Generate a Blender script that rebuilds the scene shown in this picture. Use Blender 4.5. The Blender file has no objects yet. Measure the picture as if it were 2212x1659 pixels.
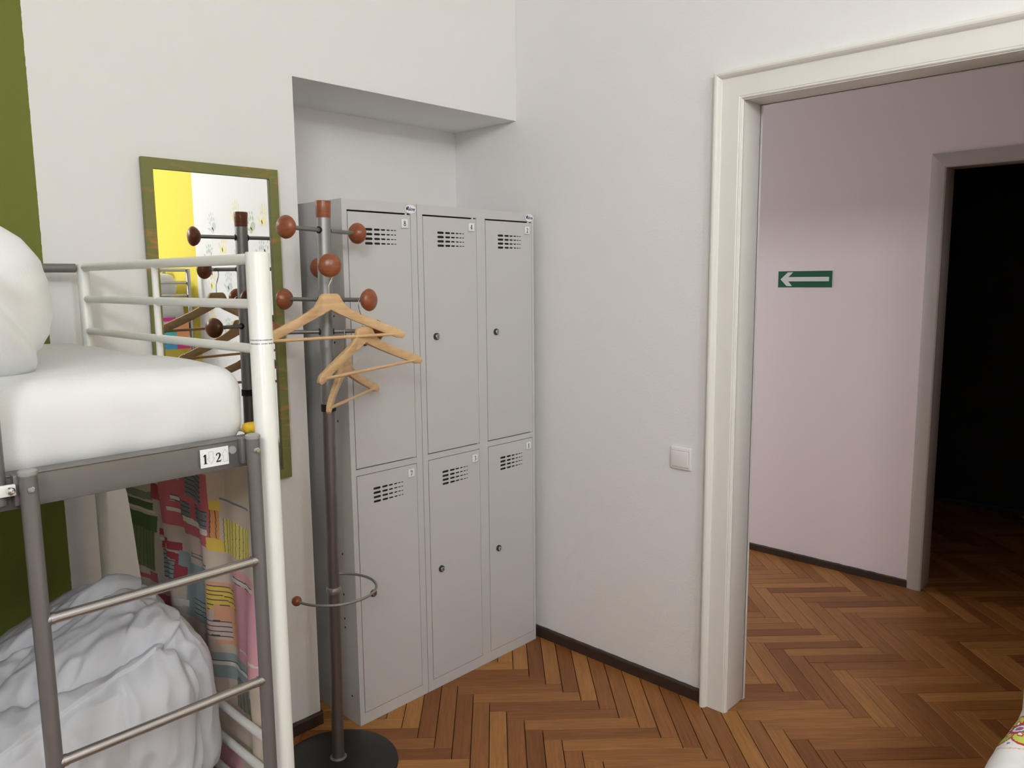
import bpy, bmesh, math, random
from math import sin, cos, pi, radians, sqrt, atan2
from mathutils import Vector, Matrix, noise
from mathutils.geometry import delaunay_2d_cdt

random.seed(7)
S = bpy.context.scene
C = S.collection

# ------------------------------------------------------------------ camera
FPX = 1688.87
CAM = Vector((-2.41224, -2.27467, 1.5391))
YAW, PIT, ROL = 0.76405, -0.13311, -0.00955
fwd = Vector((cos(YAW)*cos(PIT), sin(YAW)*cos(PIT), sin(PIT)))
rgt0 = Vector((sin(YAW), -cos(YAW), 0))
up0 = rgt0.cross(fwd)
rgt = rgt0*cos(ROL) + up0*sin(ROL)
upv = up0*cos(ROL) - rgt0*sin(ROL)
cam_d = bpy.data.cameras.new('camera')
cam_d.sensor_fit = 'HORIZONTAL'
cam_d.sensor_width = 36.0
cam_d.lens = FPX/2212*36.0
cam_d.clip_start = 0.02
cam = bpy.data.objects.new('camera', cam_d)
C.objects.link(cam)
M = Matrix((rgt, upv, -fwd)).transposed().to_4x4()
M.translation = CAM
cam.matrix_world = M
S.camera = cam

# ------------------------------------------------------------------ light
S.view_settings.view_transform = 'Standard'
S.view_settings.look = 'None'
S.view_settings.gamma = 1.0
S.view_settings.use_curve_mapping = False
S.view_settings.exposure = -0.2
w = bpy.data.worlds.new('sky'); S.world = w
w.use_nodes = True
w.node_tree.nodes['Background'].inputs[0].default_value = (0.85, 0.92, 1.0, 1)
w.node_tree.nodes['Background'].inputs[1].default_value = .6

S.cycles.max_bounces = 6; S.cycles.diffuse_bounces = 5; S.cycles.glossy_bounces = 3
S.cycles.transmission_bounces = 2; S.cycles.transparent_max_bounces = 4
S.cycles.caustics_reflective = False; S.cycles.caustics_refractive = False
S.cycles.use_adaptive_sampling = True; S.cycles.adaptive_threshold = .10; S.cycles.adaptive_min_samples = 20; S.cycles.use_light_tree = False

def area(name, loc, target, sx, sy, power, col):
    l = bpy.data.lights.new(name, 'AREA'); l.shape = 'RECTANGLE'
    l.size = sx; l.size_y = sy; l.energy = power; l.color = col
    o = bpy.data.objects.new(name, l); C.objects.link(o)
    o.location = loc
    o.rotation_euler = (Vector(target)-Vector(loc)).to_track_quat('-Z', 'Y').to_euler()
    return o
# daylight standing in the two window openings (front wall and left wall)
area('window_daylight_front', (-2.3, -5.62, 2.25), (-2.3, 0, 2.25), 1.7, 1.5, 6, (0.95, 0.98, 1.0))
area('window_daylight_side', (-4.27, -3.95, 3.0), (0, -3.95, 3.0), 1.3, .8, 165, (0.925, 0.965, 1.0))

LAMP = 62.   # watts of the ceiling lamp, built further down
area('hall_fill_light', (.85, 1.68, 1.4), (.85, 0, 1.4), 1.0, 1.6, 27, (0.95, 0.98, 1.0))  # added fill to brighten the hall wall, set in a made-up window

# ------------------------------------------------------------------ materials
def lin(c):
    return tuple(((v/255)/12.92 if v/255 <= .04045 else ((v/255+.055)/1.055)**2.4) for v in c)

MATS = {}
def mat(name, col, rough=.6, metal=0., bump=0., bscale=80., spec=.5, var=0., vscale=3., coat=0.):
    m = bpy.data.materials.new(name); m.use_nodes = True
    nt = m.node_tree; b = nt.nodes['Principled BSDF']
    b.inputs['Base Color'].default_value = (*col, 1)
    b.inputs['Roughness'].default_value = rough
    b.inputs['Metallic'].default_value = metal
    b.inputs['Specular IOR Level'].default_value = spec
    if coat: b.inputs['Coat Weight'].default_value = coat
    if bump or var:
        tc = nt.nodes.new('ShaderNodeTexCoord')
    if bump:
        n = nt.nodes.new('ShaderNodeTexNoise'); n.inputs['Scale'].default_value = bscale
        n.inputs['Detail'].default_value = 4
        nt.links.new(tc.outputs['Object'], n.inputs['Vector'])
        bp = nt.nodes.new('ShaderNodeBump'); bp.inputs['Strength'].default_value = bump
        bp.inputs['Distance'].default_value = .004
        nt.links.new(n.outputs['Fac'], bp.inputs['Height'])
        nt.links.new(bp.outputs['Normal'], b.inputs['Normal'])
    if var:
        n2 = nt.nodes.new('ShaderNodeTexNoise'); n2.inputs['Scale'].default_value = vscale
        n2.inputs['Detail'].default_value = 5
        nt.links.new(tc.outputs['Object'], n2.inputs['Vector'])
        mx = nt.nodes.new('ShaderNodeMix'); mx.data_type = 'RGBA'
        mx.inputs['A'].default_value = (*[max(0, v*(1-var)) for v in col], 1)
        mx.inputs['B'].default_value = (*[min(1, v*(1+var)) for v in col], 1)
        nt.links.new(n2.outputs['Fac'], mx.inputs['Factor'])
        nt.links.new(mx.outputs['Result'], b.inputs['Base Color'])
    MATS[name] = m
    return m

WALLC = (.83, .815, .80)
mat('wall', WALLC, .85)
mat('ceiling', (.88, .88, .87), .9)
mat('hall_wall', (.90, .785, .78), .85)
mat('painted_dark', (.03, .026, .024), .95)  # darkness of the unlit room put into its wall colour
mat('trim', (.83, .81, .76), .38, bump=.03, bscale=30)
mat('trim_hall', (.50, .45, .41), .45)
mat('baseboard', (.045, .026, .018), .5, bump=.1, bscale=60, var=.3, vscale=12)
mat('locker', (.60, .59, .58), .48, bump=.05, bscale=400)
mat('black', (.012, .012, .012), .7)
mat('lock_ring', (.04, .04, .04), .35)
mat('steel', (.55, .54, .52), .28, metal=1.)
mat('chrome', (.75, .75, .76), .12, metal=1.)
mat('plate', (.88, .88, .89), .35)
mat('ink', (.01, .01, .012), .6)
mat('logo_blue', (.02, .025, .12), .5)
mat('logo_red', (.6, .02, .03), .5)
mat('grey_edge', (.45, .46, .47), .5)
mat('stand_metal', (.33, .33, .32), .42, metal=.75)
mat('stand_lower', (.20, .18, .175), .40, metal=.7)
mat('stand_rod', (.27, .265, .25), .40, metal=.75)
mat('stand_base', (.012, .012, .012), .42, bump=.05, bscale=200)
mat('white_enamel', (.84, .83, .79), .30, bump=.02, bscale=40)
mat('grey_enamel', (.20, .188, .186), .36, metal=.35, bump=.03, bscale=500)
mat('grey_rung', (.46, .44, .435), .26, metal=.85)
mat('grey_cap', (.36, .36, .35), .45)
mat('sheet', (.78, .785, .785), .9, bump=.10, bscale=220)
mat('duvet', (.56, .565, .60), .9, bump=.6, bscale=24)
mat('foam', (.62, .40, .02), .8, bump=.3, bscale=200)
mat('sign_green', (.008, .105, .055), .45)
mat('sign_white', (.78, .79, .76), .45)
mat('switch', (.84, .82, .80), .28)
mat('post_ink', (.30, .31, .33), .7)
mat('bed_wood', (.35, .2, .1), .5, var=.2, vscale=8)
mat('brown_slat', (.07, .03, .025), .5)
mat('pastel_green', (.30, .40, .20), .8)
mat('print_yellow', (.86, .80, .42), .8)
mat('print_green', (.50, .57, .40), .8)
mat('print_grey', (.60, .64, .60), .8)
mat('cloth_turq', (.10, .50, .58), .9); mat('cloth_pink', (.70, .05, .28), .9)
mat('cloth_orange', (.80, .36, .16), .9); mat('cloth_green', (.20, .50, .12), .9); mat('cloth_blue', (.08, .35, .62), .9)

def wood_mat(name, c1, c2, scale=(6, 60, 60), rough=.4, axis_obj=True):
    m = bpy.data.materials.new(name); m.use_nodes = True
    nt = m.node_tree; b = nt.nodes['Principled BSDF']
    tc = nt.nodes.new('ShaderNodeTexCoord'); mp = nt.nodes.new('ShaderNodeMapping')
    mp.inputs['Scale'].default_value = scale
    nt.links.new(tc.outputs['Object'], mp.inputs['Vector'])
    n = nt.nodes.new('ShaderNodeTexNoise'); n.inputs['Scale'].default_value = 1.; n.inputs['Detail'].default_value = 6
    n.inputs['Distortion'].default_value = .6
    nt.links.new(mp.outputs['Vector'], n.inputs['Vector'])
    r = nt.nodes.new('ShaderNodeValToRGB')
    r.color_ramp.elements[0].position = .3; r.color_ramp.elements[1].position = .72
    r.color_ramp.elements[0].color = (*c1, 1); r.color_ramp.elements[1].color = (*c2, 1)
    nt.links.new(n.outputs['Fac'], r.inputs['Fac']); nt.links.new(r.outputs['Color'], b.inputs['Base Color'])
    b.inputs['Roughness'].default_value = rough
    MATS[name] = m
    return m
wood_mat('hanger_wood', (.60, .37, .18), (.74, .50, .27), (14, 90, 90), .42)
wood_mat('knob_wood', (.22, .060, .022), (.33, .098, .036), (30, 30, 160), .30)

def band_wall(name, axis, edge, far, col):
    """painted wall: base paint, a colour band where edge > coord > far"""
    m = mat(name, WALLC, .85)
    nt = m.node_tree; b = nt.nodes['Principled BSDF']
    tc = nt.nodes.new('ShaderNodeTexCoord'); sp = nt.nodes.new('ShaderNodeSeparateXYZ')
    nt.links.new(tc.outputs['Object'], sp.inputs[0])
    n = nt.nodes.new('ShaderNodeTexNoise'); n.inputs['Scale'].default_value = 40
    nt.links.new(tc.outputs['Object'], n.inputs['Vector'])
    ad = nt.nodes.new('ShaderNodeMath'); ad.operation = 'MULTIPLY_ADD'
    ad.inputs[1].default_value = .004
    nt.links.new(n.outputs['Fac'], ad.inputs[0]); nt.links.new(sp.outputs[axis], ad.inputs[2])
    lt = nt.nodes.new('ShaderNodeMath'); lt.operation = 'LESS_THAN'; lt.inputs[1].default_value = edge
    gt = nt.nodes.new('ShaderNodeMath'); gt.operation = 'GREATER_THAN'; gt.inputs[1].default_value = far
    mu = nt.nodes.new('ShaderNodeMath'); mu.operation = 'MULTIPLY'
    nt.links.new(ad.outputs[0], lt.inputs[0]); nt.links.new(ad.outputs[0], gt.inputs[0])
    nt.links.new(lt.outputs[0], mu.inputs[0]); nt.links.new(gt.outputs[0], mu.inputs[1])
    mx = nt.nodes.new('ShaderNodeMix'); mx.data_type = 'RGBA'
    mx.inputs['A'].default_value = (*WALLC, 1); mx.inputs['B'].default_value = (*col, 1)
    nt.links.new(mu.outputs[0], mx.inputs['Factor']); nt.links.new(mx.outputs['Result'], b.inputs['Base Color'])
    n3 = nt.nodes.new('ShaderNodeTexNoise'); n3.inputs['Scale'].default_value = 120; n3.inputs['Detail'].default_value = 1
    nt.links.new(tc.outputs['Object'], n3.inputs['Vector'])
    bp = nt.nodes.new('ShaderNodeBump'); bp.inputs['Strength'].default_value = .12; bp.inputs['Distance'].default_value = .004
    nt.links.new(n3.outputs['Fac'], bp.inputs['Height']); nt.links.new(bp.outputs['Normal'], b.inputs['Normal'])
    return m
band_wall('wall_green_band', 'X', -1.773, -3.0, (.165, .182, .030))
band_wall('wall_yellow_band', 'Y', -3.03, -4.6, (.80, .66, .09))

# mirror, frame
m = mat('mirror_glass', (.92, .93, .92), .0, metal=1.)
m = mat('mirror_frame', (.2, .22, .05), .5)
nt = m.node_tree; b = nt.nodes['Principled BSDF']
tc = nt.nodes.new('ShaderNodeTexCoord'); mp = nt.nodes.new('ShaderNodeMapping')
mp.inputs['Rotation'].default_value = (0, radians(35), 0); mp.inputs['Scale'].default_value = (9, 9, 34)
nt.links.new(tc.outputs['Object'], mp.inputs['Vector'])
n = nt.nodes.new('ShaderNodeTexNoise'); n.inputs['Scale'].default_value = 1.; n.inputs['Detail'].default_value = 5; n.inputs['Distortion'].default_value = 1.0
nt.links.new(mp.outputs['Vector'], n.inputs['Vector'])
r = nt.nodes.new('ShaderNodeValToRGB')
r.color_ramp.elements[0].position = .56; r.color_ramp.elements[1].position = .74
r.color_ramp.elements[0].color = (.185, .190, .055, 1); r.color_ramp.elements[1].color = (.50, .20, .055, 1)
nt.links.new(n.outputs['Fac'], r.inputs['Fac']); nt.links.new(r.outputs['Color'], b.inputs['Base Color'])

# parquet
m = mat('parquet', (.3, .15, .06), .42, spec=.35)
nt = m.node_tree; b = nt.nodes['Principled BSDF']
uv = nt.nodes.new('ShaderNodeUVMap'); oi = nt.nodes.new('ShaderNodeObjectInfo'); ge = nt.nodes.new('ShaderNodeNewGeometry')
ad = nt.nodes.new('ShaderNodeMath'); ad.operation = 'ADD'
nt.links.new(oi.outputs['Random'], ad.inputs[0]); nt.links.new(ge.outputs['Random Per Island'], ad.inputs[1])
fr = nt.nodes.new('ShaderNodeMath'); fr.operation = 'FRACT'; nt.links.new(ad.outputs[0], fr.inputs[0])
ofs = nt.nodes.new('ShaderNodeMath'); ofs.operation = 'MULTIPLY'; ofs.inputs[1].default_value = 57.
nt.links.new(fr.outputs[0], ofs.inputs[0])
cb = nt.nodes.new('ShaderNodeCombineXYZ')
for i in (0, 1, 2): nt.links.new(ofs.outputs[0], cb.inputs[i])
va = nt.nodes.new('ShaderNodeVectorMath'); va.operation = 'ADD'
nt.links.new(uv.outputs[0], va.inputs[0]); nt.links.new(cb.outputs[0], va.inputs[1])
mp = nt.nodes.new('ShaderNodeMapping'); mp.inputs['Scale'].default_value = (7, 110, 1)
nt.links.new(va.outputs[0], mp.inputs['Vector'])
n = nt.nodes.new('ShaderNodeTexNoise'); n.inputs['Scale'].default_value = 1.; n.inputs['Detail'].default_value = 6; n.inputs['Distortion'].default_value = .8
nt.links.new(mp.outputs[0], n.inputs['Vector'])
r1 = nt.nodes.new('ShaderNodeValToRGB')
e = r1.color_ramp.elements
e[0].position = 0; e[0].color = (.235, .082, .022, 1)
e[1].position = 1; e[1].color = (.46, .21, .060, 1)
for ps, c in ((.3, (.30, .115, .031)), (.65, (.37, .155, .043))):
    k = e.new(ps); k.color = (*c, 1)
nt.links.new(fr.outputs[0], r1.inputs['Fac'])
r2 = nt.nodes.new('ShaderNodeValToRGB')
r2.color_ramp.elements[0].position = .3; r2.color_ramp.elements[0].color = (.68, .64, .60, 1)
r2.color_ramp.elements[1].position = .7; r2.color_ramp.elements[1].color = (1.12, 1.12, 1.12, 1)
nt.links.new(n.outputs['Fac'], r2.inputs['Fac'])
mx = nt.nodes.new('ShaderNodeMix'); mx.data_type = 'RGBA'; mx.blend_type = 'MULTIPLY'; mx.inputs['Factor'].default_value = .8
nt.links.new(r1.outputs[0], mx.inputs['A']); nt.links.new(r2.outputs[0], mx.inputs['B'])
nt.links.new(mx.outputs['Result'], b.inputs['Base Color'])
bp = nt.nodes.new('ShaderNodeBump'); bp.inputs['Strength'].default_value = .15; bp.inputs['Distance'].default_value = .002
nt.links.new(n.outputs['Fac'], bp.inputs['Height']); nt.links.new(bp.outputs['Normal'], b.inputs['Normal'])
mat('subfloor', (.035, .016, .008), .8)

def attr_mat(name, rough=.9):
    m = mat(name, (.7, .6, .5), rough, bump=.1, bscale=300)
    nt = m.node_tree
    a = nt.nodes.new('ShaderNodeAttribute'); a.attribute_name = 'print'
    nt.links.new(a.outputs['Color'], nt.nodes['Principled BSDF'].inputs['Base Color'])
    return m
attr_mat('patch_print'); attr_mat('flower_print')

m = bpy.data.materials.new('pane_glass'); m.use_nodes = True; MATS['pane_glass'] = m
nt = m.node_tree; nt.nodes.remove(nt.nodes['Principled BSDF'])
t = nt.nodes.new('ShaderNodeBsdfTransparent'); g = nt.nodes.new('ShaderNodeBsdfGlossy'); g.inputs['Roughness'].default_value = .02
ms = nt.nodes.new('ShaderNodeMixShader'); ms.inputs[0].default_value = .06
nt.links.new(t.outputs[0], ms.inputs[1]); nt.links.new(g.outputs[0], ms.inputs[2])
nt.links.new(ms.outputs[0], nt.nodes['Material Output'].inputs[0])

# ------------------------------------------------------------------ mesh helpers
class MB:
    def __init__(s): s.v = []; s.f = []
    def add(s, vs, fs):
        o = len(s.v); s.v += [Vector(p) for p in vs]; s.f += [[i+o for i in f] for f in fs]; return s
    def box(s, x0, x1, y0, y1, z0, z1):
        x0, x1 = min(x0, x1), max(x0, x1); y0, y1 = min(y0, y1), max(y0, y1); z0, z1 = min(z0, z1), max(z0, z1)
        return s.add([(x0,y0,z0),(x1,y0,z0),(x1,y1,z0),(x0,y1,z0),(x0,y0,z1),(x1,y0,z1),(x1,y1,z1),(x0,y1,z1)],
                     [(0,3,2,1),(4,5,6,7),(0,1,5,4),(1,2,6,5),(2,3,7,6),(3,0,4,7)])
    def tube(s, path, r, n=14, caps=True, rs=None):
        path = [Vector(p) for p in path]; N = len(path)
        tang = [(path[min(i+1,N-1)]-path[max(i-1,0)]).normalized() for i in range(N)]
        a = tang[0].orthogonal().normalized(); vs = []; prev = tang[0]
        for i, p in enumerate(path):
            if i: a = prev.rotation_difference(tang[i]) @ a; prev = tang[i]
            a = (a - tang[i]*a.dot(tang[i])).normalized(); bb = tang[i].cross(a)
            rr = rs[i] if rs else r
            for k in range(n):
                q = 2*pi*k/n; vs.append(p + a*(rr*cos(q)) + bb*(rr*sin(q)))
        fs = [(i*n+k, i*n+(k+1)%n, (i+1)*n+(k+1)%n, (i+1)*n+k) for i in range(N-1) for k in range(n)]
        if caps: fs += [tuple(reversed(range(n))), tuple((N-1)*n+k for k in range(n))]
        return s.add(vs, fs)
    def lathe(s, prof, o=(0,0,0), d=(0,0,1), n=24):
        o = Vector(o); d = Vector(d).normalized(); a = d.orthogonal().normalized(); bb = d.cross(a)
        vs = []; fs = []
        for (rr, h) in prof:
            for k in range(n):
                q = 2*pi*k/n; vs.append(o + d*h + a*(rr*cos(q)) + bb*(rr*sin(q)))
        N = len(prof)
        fs = [(i*n+k, i*n+(k+1)%n, (i+1)*n+(k+1)%n, (i+1)*n+k) for i in range(N-1) for k in range(n)]
        if prof[0][0] > 1e-6: fs.append(tuple(reversed(range(n))))
        if prof[-1][0] > 1e-6: fs.append(tuple((N-1)*n+k for k in range(n)))
        return s.add(vs, fs)
    def prism(s, poly, o, ux, uz, nrm, th):
        """poly in (u,v), extruded from o by th along nrm"""
        o, ux, uz, nrm = Vector(o), Vector(ux), Vector(uz), Vector(nrm)
        n = len(poly)
        vs = [o+ux*u+uz*v for u, v in poly] + [o+ux*u+uz*v+nrm*th for u, v in poly]
        fs = [tuple(range(n)), tuple(reversed(range(n, 2*n)))] + [(i, i+n, (i+1)%n+n, (i+1)%n) for i in range(n)]
        return s.add(vs, fs)
    def build(s, name, material, parent=None, smooth=None, bevel=0, bseg=2, weld=False):
        me = bpy.data.meshes.new(name)
        me.from_pydata([tuple(p) for p in s.v], [], s.f)
        bm = bmesh.new(); bm.from_mesh(me)
        if weld: bmesh.ops.remove_doubles(bm, verts=bm.verts, dist=1e-5)
        bmesh.ops.recalc_face_normals(bm, faces=bm.faces)
        if bevel:
            es = [e for e in bm.edges if len(e.link_faces) == 2 and e.calc_face_angle(0) > radians(30)]
            bmesh.ops.bevel(bm, geom=es, offset=bevel, segments=bseg, affect='EDGES', profile=.5, clamp_overlap=True)
        bm.to_mesh(me); bm.free()
        if smooth is None: smooth = 35
        if smooth:
            me.polygons.foreach_set('use_smooth', [True]*len(me.polygons))
            me.set_sharp_from_angle(angle=radians(smooth))
        return link(name, me, material, parent)

def link(name, me, material, parent=None):
    o = bpy.data.objects.new(name, me); C.objects.link(o)
    if material is not None and not me.materials: me.materials.append(MATS[material])
    if parent is not None: o.parent = parent
    return o
def tag(o, label=None, cat=None, group=None, kind=None):
    if label: o['label'] = label
    if cat: o['category'] = cat
    if group: o['group'] = group
    if kind: o['kind'] = kind
    return o
def thing(name, loc=(0,0,0), label=None, cat=None, group=None, rot=(0,0,0)):
    o = bpy.data.objects.new(name, None); C.objects.link(o); o.empty_display_size = .05
    o.location = loc; o.rotation_euler = rot
    return tag(o, label, cat, group)
def struct(o): o['kind'] = 'structure'; return o

def ribbon(mb, pts, widths, o, ux, uz, nrm, lift):
    """flat stroke of varying width on a plane"""
    o, ux, uz, nrm = Vector(o), Vector(ux), Vector(uz), Vector(nrm)
    P = [Vector((a, c)) for a, c in pts]; n = len(P)
    if isinstance(widths, (int, float)): widths = [widths]*n
    vs = []
    for i in range(n):
        t = (P[min(i+1,n-1)]-P[max(i-1,0)]).normalized(); q = Vector((-t.y, t.x))*widths[i]/2
        for e in (P[i]+q, P[i]-q): vs.append(o + ux*e.x + uz*e.y + nrm*lift)
    mb.add(vs, [(2*i, 2*i+1, 2*i+3, 2*i+2) for i in range(n-1)])
DIG = {
 '1': [([(.30,.0),(.30,1.)], .17), ([(.10,.80),(.32,.97)], .09), ([(.10,.025),(.50,.025)], .06)],
 '2': [([(.07,.70),(.12,.86),(.27,.95),(.42,.88),(.47,.72),(.40,.50),(.22,.25),(.06,.06)], [.12,.10,.09,.14,.17,.15,.09,.06]), ([(.04,.065),(.54,.065)], .13), ([(.53,.06),(.56,.24)], .05)],
 '3': [([(.08,.80),(.18,.94),(.34,.95),(.45,.80),(.38,.62),(.22,.54)], [.06,.08,.11,.16,.12,.06]), ([(.22,.54),(.42,.48),(.50,.28),(.40,.09),(.22,.03),(.06,.10)], [.06,.12,.17,.13,.08,.12])],
 '4': [([(.38,0),(.38,1)], .15), ([(.36,.97),(.04,.32)], .07), ([(.02,.30),(.56,.30)], .10)],
 '7': [([(.05,.93),(.55,.93)], .13), ([(.53,.92),(.36,.5),(.24,0)], [.08,.11,.13]), ([(.07,.95),(.05,.76)], .05)],
 '8': [([(.28,.96),(.14,.88),(.12,.74),(.26,.58),(.44,.42),(.50,.22),(.42,.06),(.28,.03)], [.08,.12,.14,.14,.14,.13,.10,.07]), ([(.28,.96),(.42,.88),(.44,.74),(.30,.58),(.12,.42),(.07,.22),(.14,.06),(.28,.03)], [.08,.1,.1,.09,.11,.13,.12,.07])],
}
def digit(mb, ch, o, ux, uz, nrm, h, lift):
    for pts, wd in DIG[ch]:
        q = [(a*h, c*h) for a, c in pts]
        ws = [x*h*1.2 for x in wd] if isinstance(wd, list) else wd*h*1.2
        ribbon(mb, q, ws, o, ux, uz, nrm, lift)

def soft_box(size, r, n, disp=None, centre=(0,0,0)):
    """densely gridded rounded box; disp(p, nrm) returns the moved point"""
    bm = bmesh.new(); hx, hy, hz = [v/2 for v in size]
    st = max(size)/n
    faces = []
    cache = {}
    def V(p):
        k = tuple(round(c, 5) for c in p)
        if k not in cache: cache[k] = bm.verts.new(p)
        return cache[k]
    hs = (hx, hy, hz)
    for ax in range(3):
        a, c = [(1,2),(2,0),(0,1)][ax]
        na = max(2, int(math.ceil(2*hs[a]/st))); nc = max(2, int(math.ceil(2*hs[c]/st)))
        for sg in (-1, 1):
            def P(i, j):
                p = [0,0,0]; p[ax] = sg*hs[ax]; p[a] = -hs[a]+2*hs[a]*i/na; p[c] = -hs[c]+2*hs[c]*j/nc; return p
            for i in range(na):
                for j in range(nc):
                    q = [V(P(i,j)), V(P(i+1,j)), V(P(i+1,j+1)), V(P(i,j+1))]
                    if sg < 0: q.reverse()
                    bm.faces.new(q)
    inn = [max(h-r, 0) for h in hs]
    for v in bm.verts:
        p = v.co; q = Vector([max(-inn[i], min(inn[i], p[i])) for i in range(3)])
        d = p-q
        nrm = d.normalized() if d.length > 1e-9 else Vector((0,0,1))
        # cube-to-sphere mapping keeps corners even
        p2 = q + nrm*min(r, 1e9) if d.length > 1e-9 else p
        # keep flat parts flat
        v.co = p2
        if disp: v.co = disp(v.co.copy(), nrm)
        v.co += Vector(centre)
    bmesh.ops.recalc_face_normals(bm, faces=bm.faces)
    me = bpy.data.meshes.new('soft'); bm.to_mesh(me); bm.free()
    me.polygons.foreach_set('use_smooth', [True]*len(me.polygons))
    return me

# ================================================================== SETTING
H = 3.6
NW, ND, NH = 1.028, .371, 2.181      # niche width, depth, height
XL, YF = -4.2, -5.55                 # left wall, front wall
DY0, DY1, DZ = -1.013, -1.895, 2.105 # doorway
WT = .112
XH = 1.635                           # hall wall

fl = struct(MB().box(XL-.1, 3.8, YF-.1, 1.8, -.10, -.011).build('floor', 'subfloor', smooth=0))

wb = MB()
wb.box(XL-.1, -NW, 0, .5, 0, H).box(-NW, 0, 0, .5, NH, H).box(-NW, 0, ND, .5, 0, NH)
struct(wb.build('wall_back', 'wall_green_band', smooth=0))
wr = MB()
wr.box(0, WT, DY0+.011, .5, 0, H).box(0, WT, DY1-.011, DY0+.011, DZ+.011, H).box(0, WT, YF, DY1-.011, 0, H)
wall_right = struct(wr.build('wall_right', 'wall_yellow_band', smooth=0))
def wall_hole(name, m, axis, p0, p1, a0, a1, b0, b1, lo, hi):
    mb = MB()
    def bx(u0, u1, z0, z1):
        if axis == 'x': mb.box(p0, p1, u0, u1, z0, z1)
        else: mb.box(u0, u1, p0, p1, z0, z1)
    bx(lo, a0, 0, H); bx(a1, hi, 0, H); bx(a0, a1, 0, b0); bx(a0, a1, b1, H)
    return struct(mb.build(name, m, smooth=0))
wall_hole('wall_left', 'wall', 'x', XL-.12, XL, -4.6, -3.3, 2.6, 3.4, YF-.12, .5)
wall_hole('wall_front', 'wall', 'y', YF-.12, YF, -3.15, -1.45, 1.5, 3.0, XL, WT)
struct(MB().box(XL-.12, WT, YF-.12, .5, H, H+.1).build('ceiling', 'ceiling', smooth=0))
# hall
HY0, HY1 = -1.178, -2.05             # dark doorway in hall wall
hw = MB()
hw.box(XH, XH+.12, HY0+.013, 1.7, 0, H).box(XH, XH+.12, -3.4, HY1-.013, 0, H).box(XH, XH+.12, HY1-.013, HY0+.013, 2.041, H)
struct(hw.build('wall_hall', 'hall_wall', smooth=0))
wall_hole('wall_hall_end', 'hall_wall', 'y', 1.6, 1.7, .35, 1.35, .6, 2.2, WT, XH)  # opening made for the added hall window
struct(MB().box(WT, XH, -3.4, -3.3, 0, H).build('wall_hall_front', 'hall_wall', smooth=0))
struct(MB().box(WT, 3.7, -3.4, 1.7, H, H+.1).build('ceiling_hall', 'ceiling', smooth=0))
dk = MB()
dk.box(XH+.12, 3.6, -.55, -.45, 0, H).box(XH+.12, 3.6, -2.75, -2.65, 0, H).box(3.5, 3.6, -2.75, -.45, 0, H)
struct(dk.build('wall_dark_room', 'painted_dark', smooth=0))

# baseboards
def uneven_board(name, p, q, nrm, h=.05, th=.015, seed=0):
    p, q, nrm = Vector(p), Vector(q), Vector(nrm); n = max(4, int((q-p).length/.02)); mb = MB(); vs = []
    for i in range(n+1):
        c = p+(q-p)*(i/n); hh = h+.0022*noise.noise(c*28+Vector((seed,0,0)))+.001*noise.noise(c*90)
        vs += [c, c+nrm*th, c+nrm*th+Vector((0,0,hh-.004)), c+nrm*(th-.004)+Vector((0,0,hh)), c+Vector((0,0,hh))]
    fs = [(i*5+k, i*5+(k+1)%5, i*5+5+(k+1)%5, i*5+5+k) for i in range(n) for k in range(5)]
    fs += [(0,1,2,3,4), tuple(n*5+k for k in (4,3,2,1,0))]
    return struct(mb.add(vs, fs).build(name, 'baseboard', smooth=0))
uneven_board('baseboard_right', (0,-.02,0), (0,-.919,0), (-1,0,0), .045, .015, 1)
uneven_board('baseboard_right_door', (0,-1.97,0), (0,YF,0), (-1,0,0), .05, .015, 5)
uneven_board('baseboard_back', (XL,0,0), (-NW+.002,0,0), (0,-1,0), .042, .015, 2)
uneven_board('baseboard_niche', (-NW,.003,0), (-NW,ND,0), (1,0,0), .042, .012, 3)
uneven_board('baseboard_hall', (XH,1.6,0), (XH,-1.112,0), (-1,0,0), .036, .015, 4)
uneven_board('baseboard_left', (XL,0,0), (XL,YF,0), (1,0,0), .05, .015, 6)

# door casing: moulded profile swept round the opening (outer edge -> inner lining)
def casing(name, label, y0, y1, ztop, xw, sgn, th, prof, lining, material, foot=True):
    """prof: list of (offset outward from opening edge, height proud of wall)"""
    root = struct(thing(name, (0,0,0)))
    def sweep(nm, path):
        mb = MB(); vs = []
        for (org, out) in path:
            for (a, hgt) in prof: vs.append(Vector(org)+Vector(out)*a+Vector((sgn*hgt,0,0)))
        n = len(prof); N = len(path)
        fs = [(i*n+k, i*n+k+1, (i+1)*n+k+1, (i+1)*n+k) for i in range(N-1) for k in range(n-1)]
        fs += [tuple(range(n)), tuple(reversed(range((N-1)*n, N*n)))]
        mb.add(vs, fs); o = mb.build(nm, material, root, smooth=25); return o
    sweep('casing_upright', [((xw,y0,0),(0,1,0)), ((xw,y0,ztop),(0,1,1))])
    sweep('casing_upright', [((xw,y1,0),(0,-1,0)), ((xw,y1,ztop),(0,-1,1))])
    sweep('casing_head', [((xw,y0,ztop),(0,1,1)), ((xw,y1,ztop),(0,-1,1))])
    if lining is None: return root
    lx0, lx1 = lining
    MB().box(lx0, lx1, y0-.0, y0+.012, 0, ztop+.012).build('door_lining', material, root, bevel=.003)
    MB().box(lx0, lx1, y1-.012, y1, 0, ztop+.012).build('door_lining', material, root, bevel=.003)
    MB().box(lx0, lx1, y1, y0, ztop, ztop+.012).build('door_lining', material, root, bevel=.003)
    return root
prof1 = [(-.002,0), (-.002,.010), (.001,.0115), (.001,.015), (.004,.0185), (.008,.0185), (.010,.020), (.070,.020), (.0715,.0215), (.0725,.028), (.0755,.034), (.080,.0385), (.085,.040), (.090,.0385), (.0935,.034), (.095,.027), (.095,0)]
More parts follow.
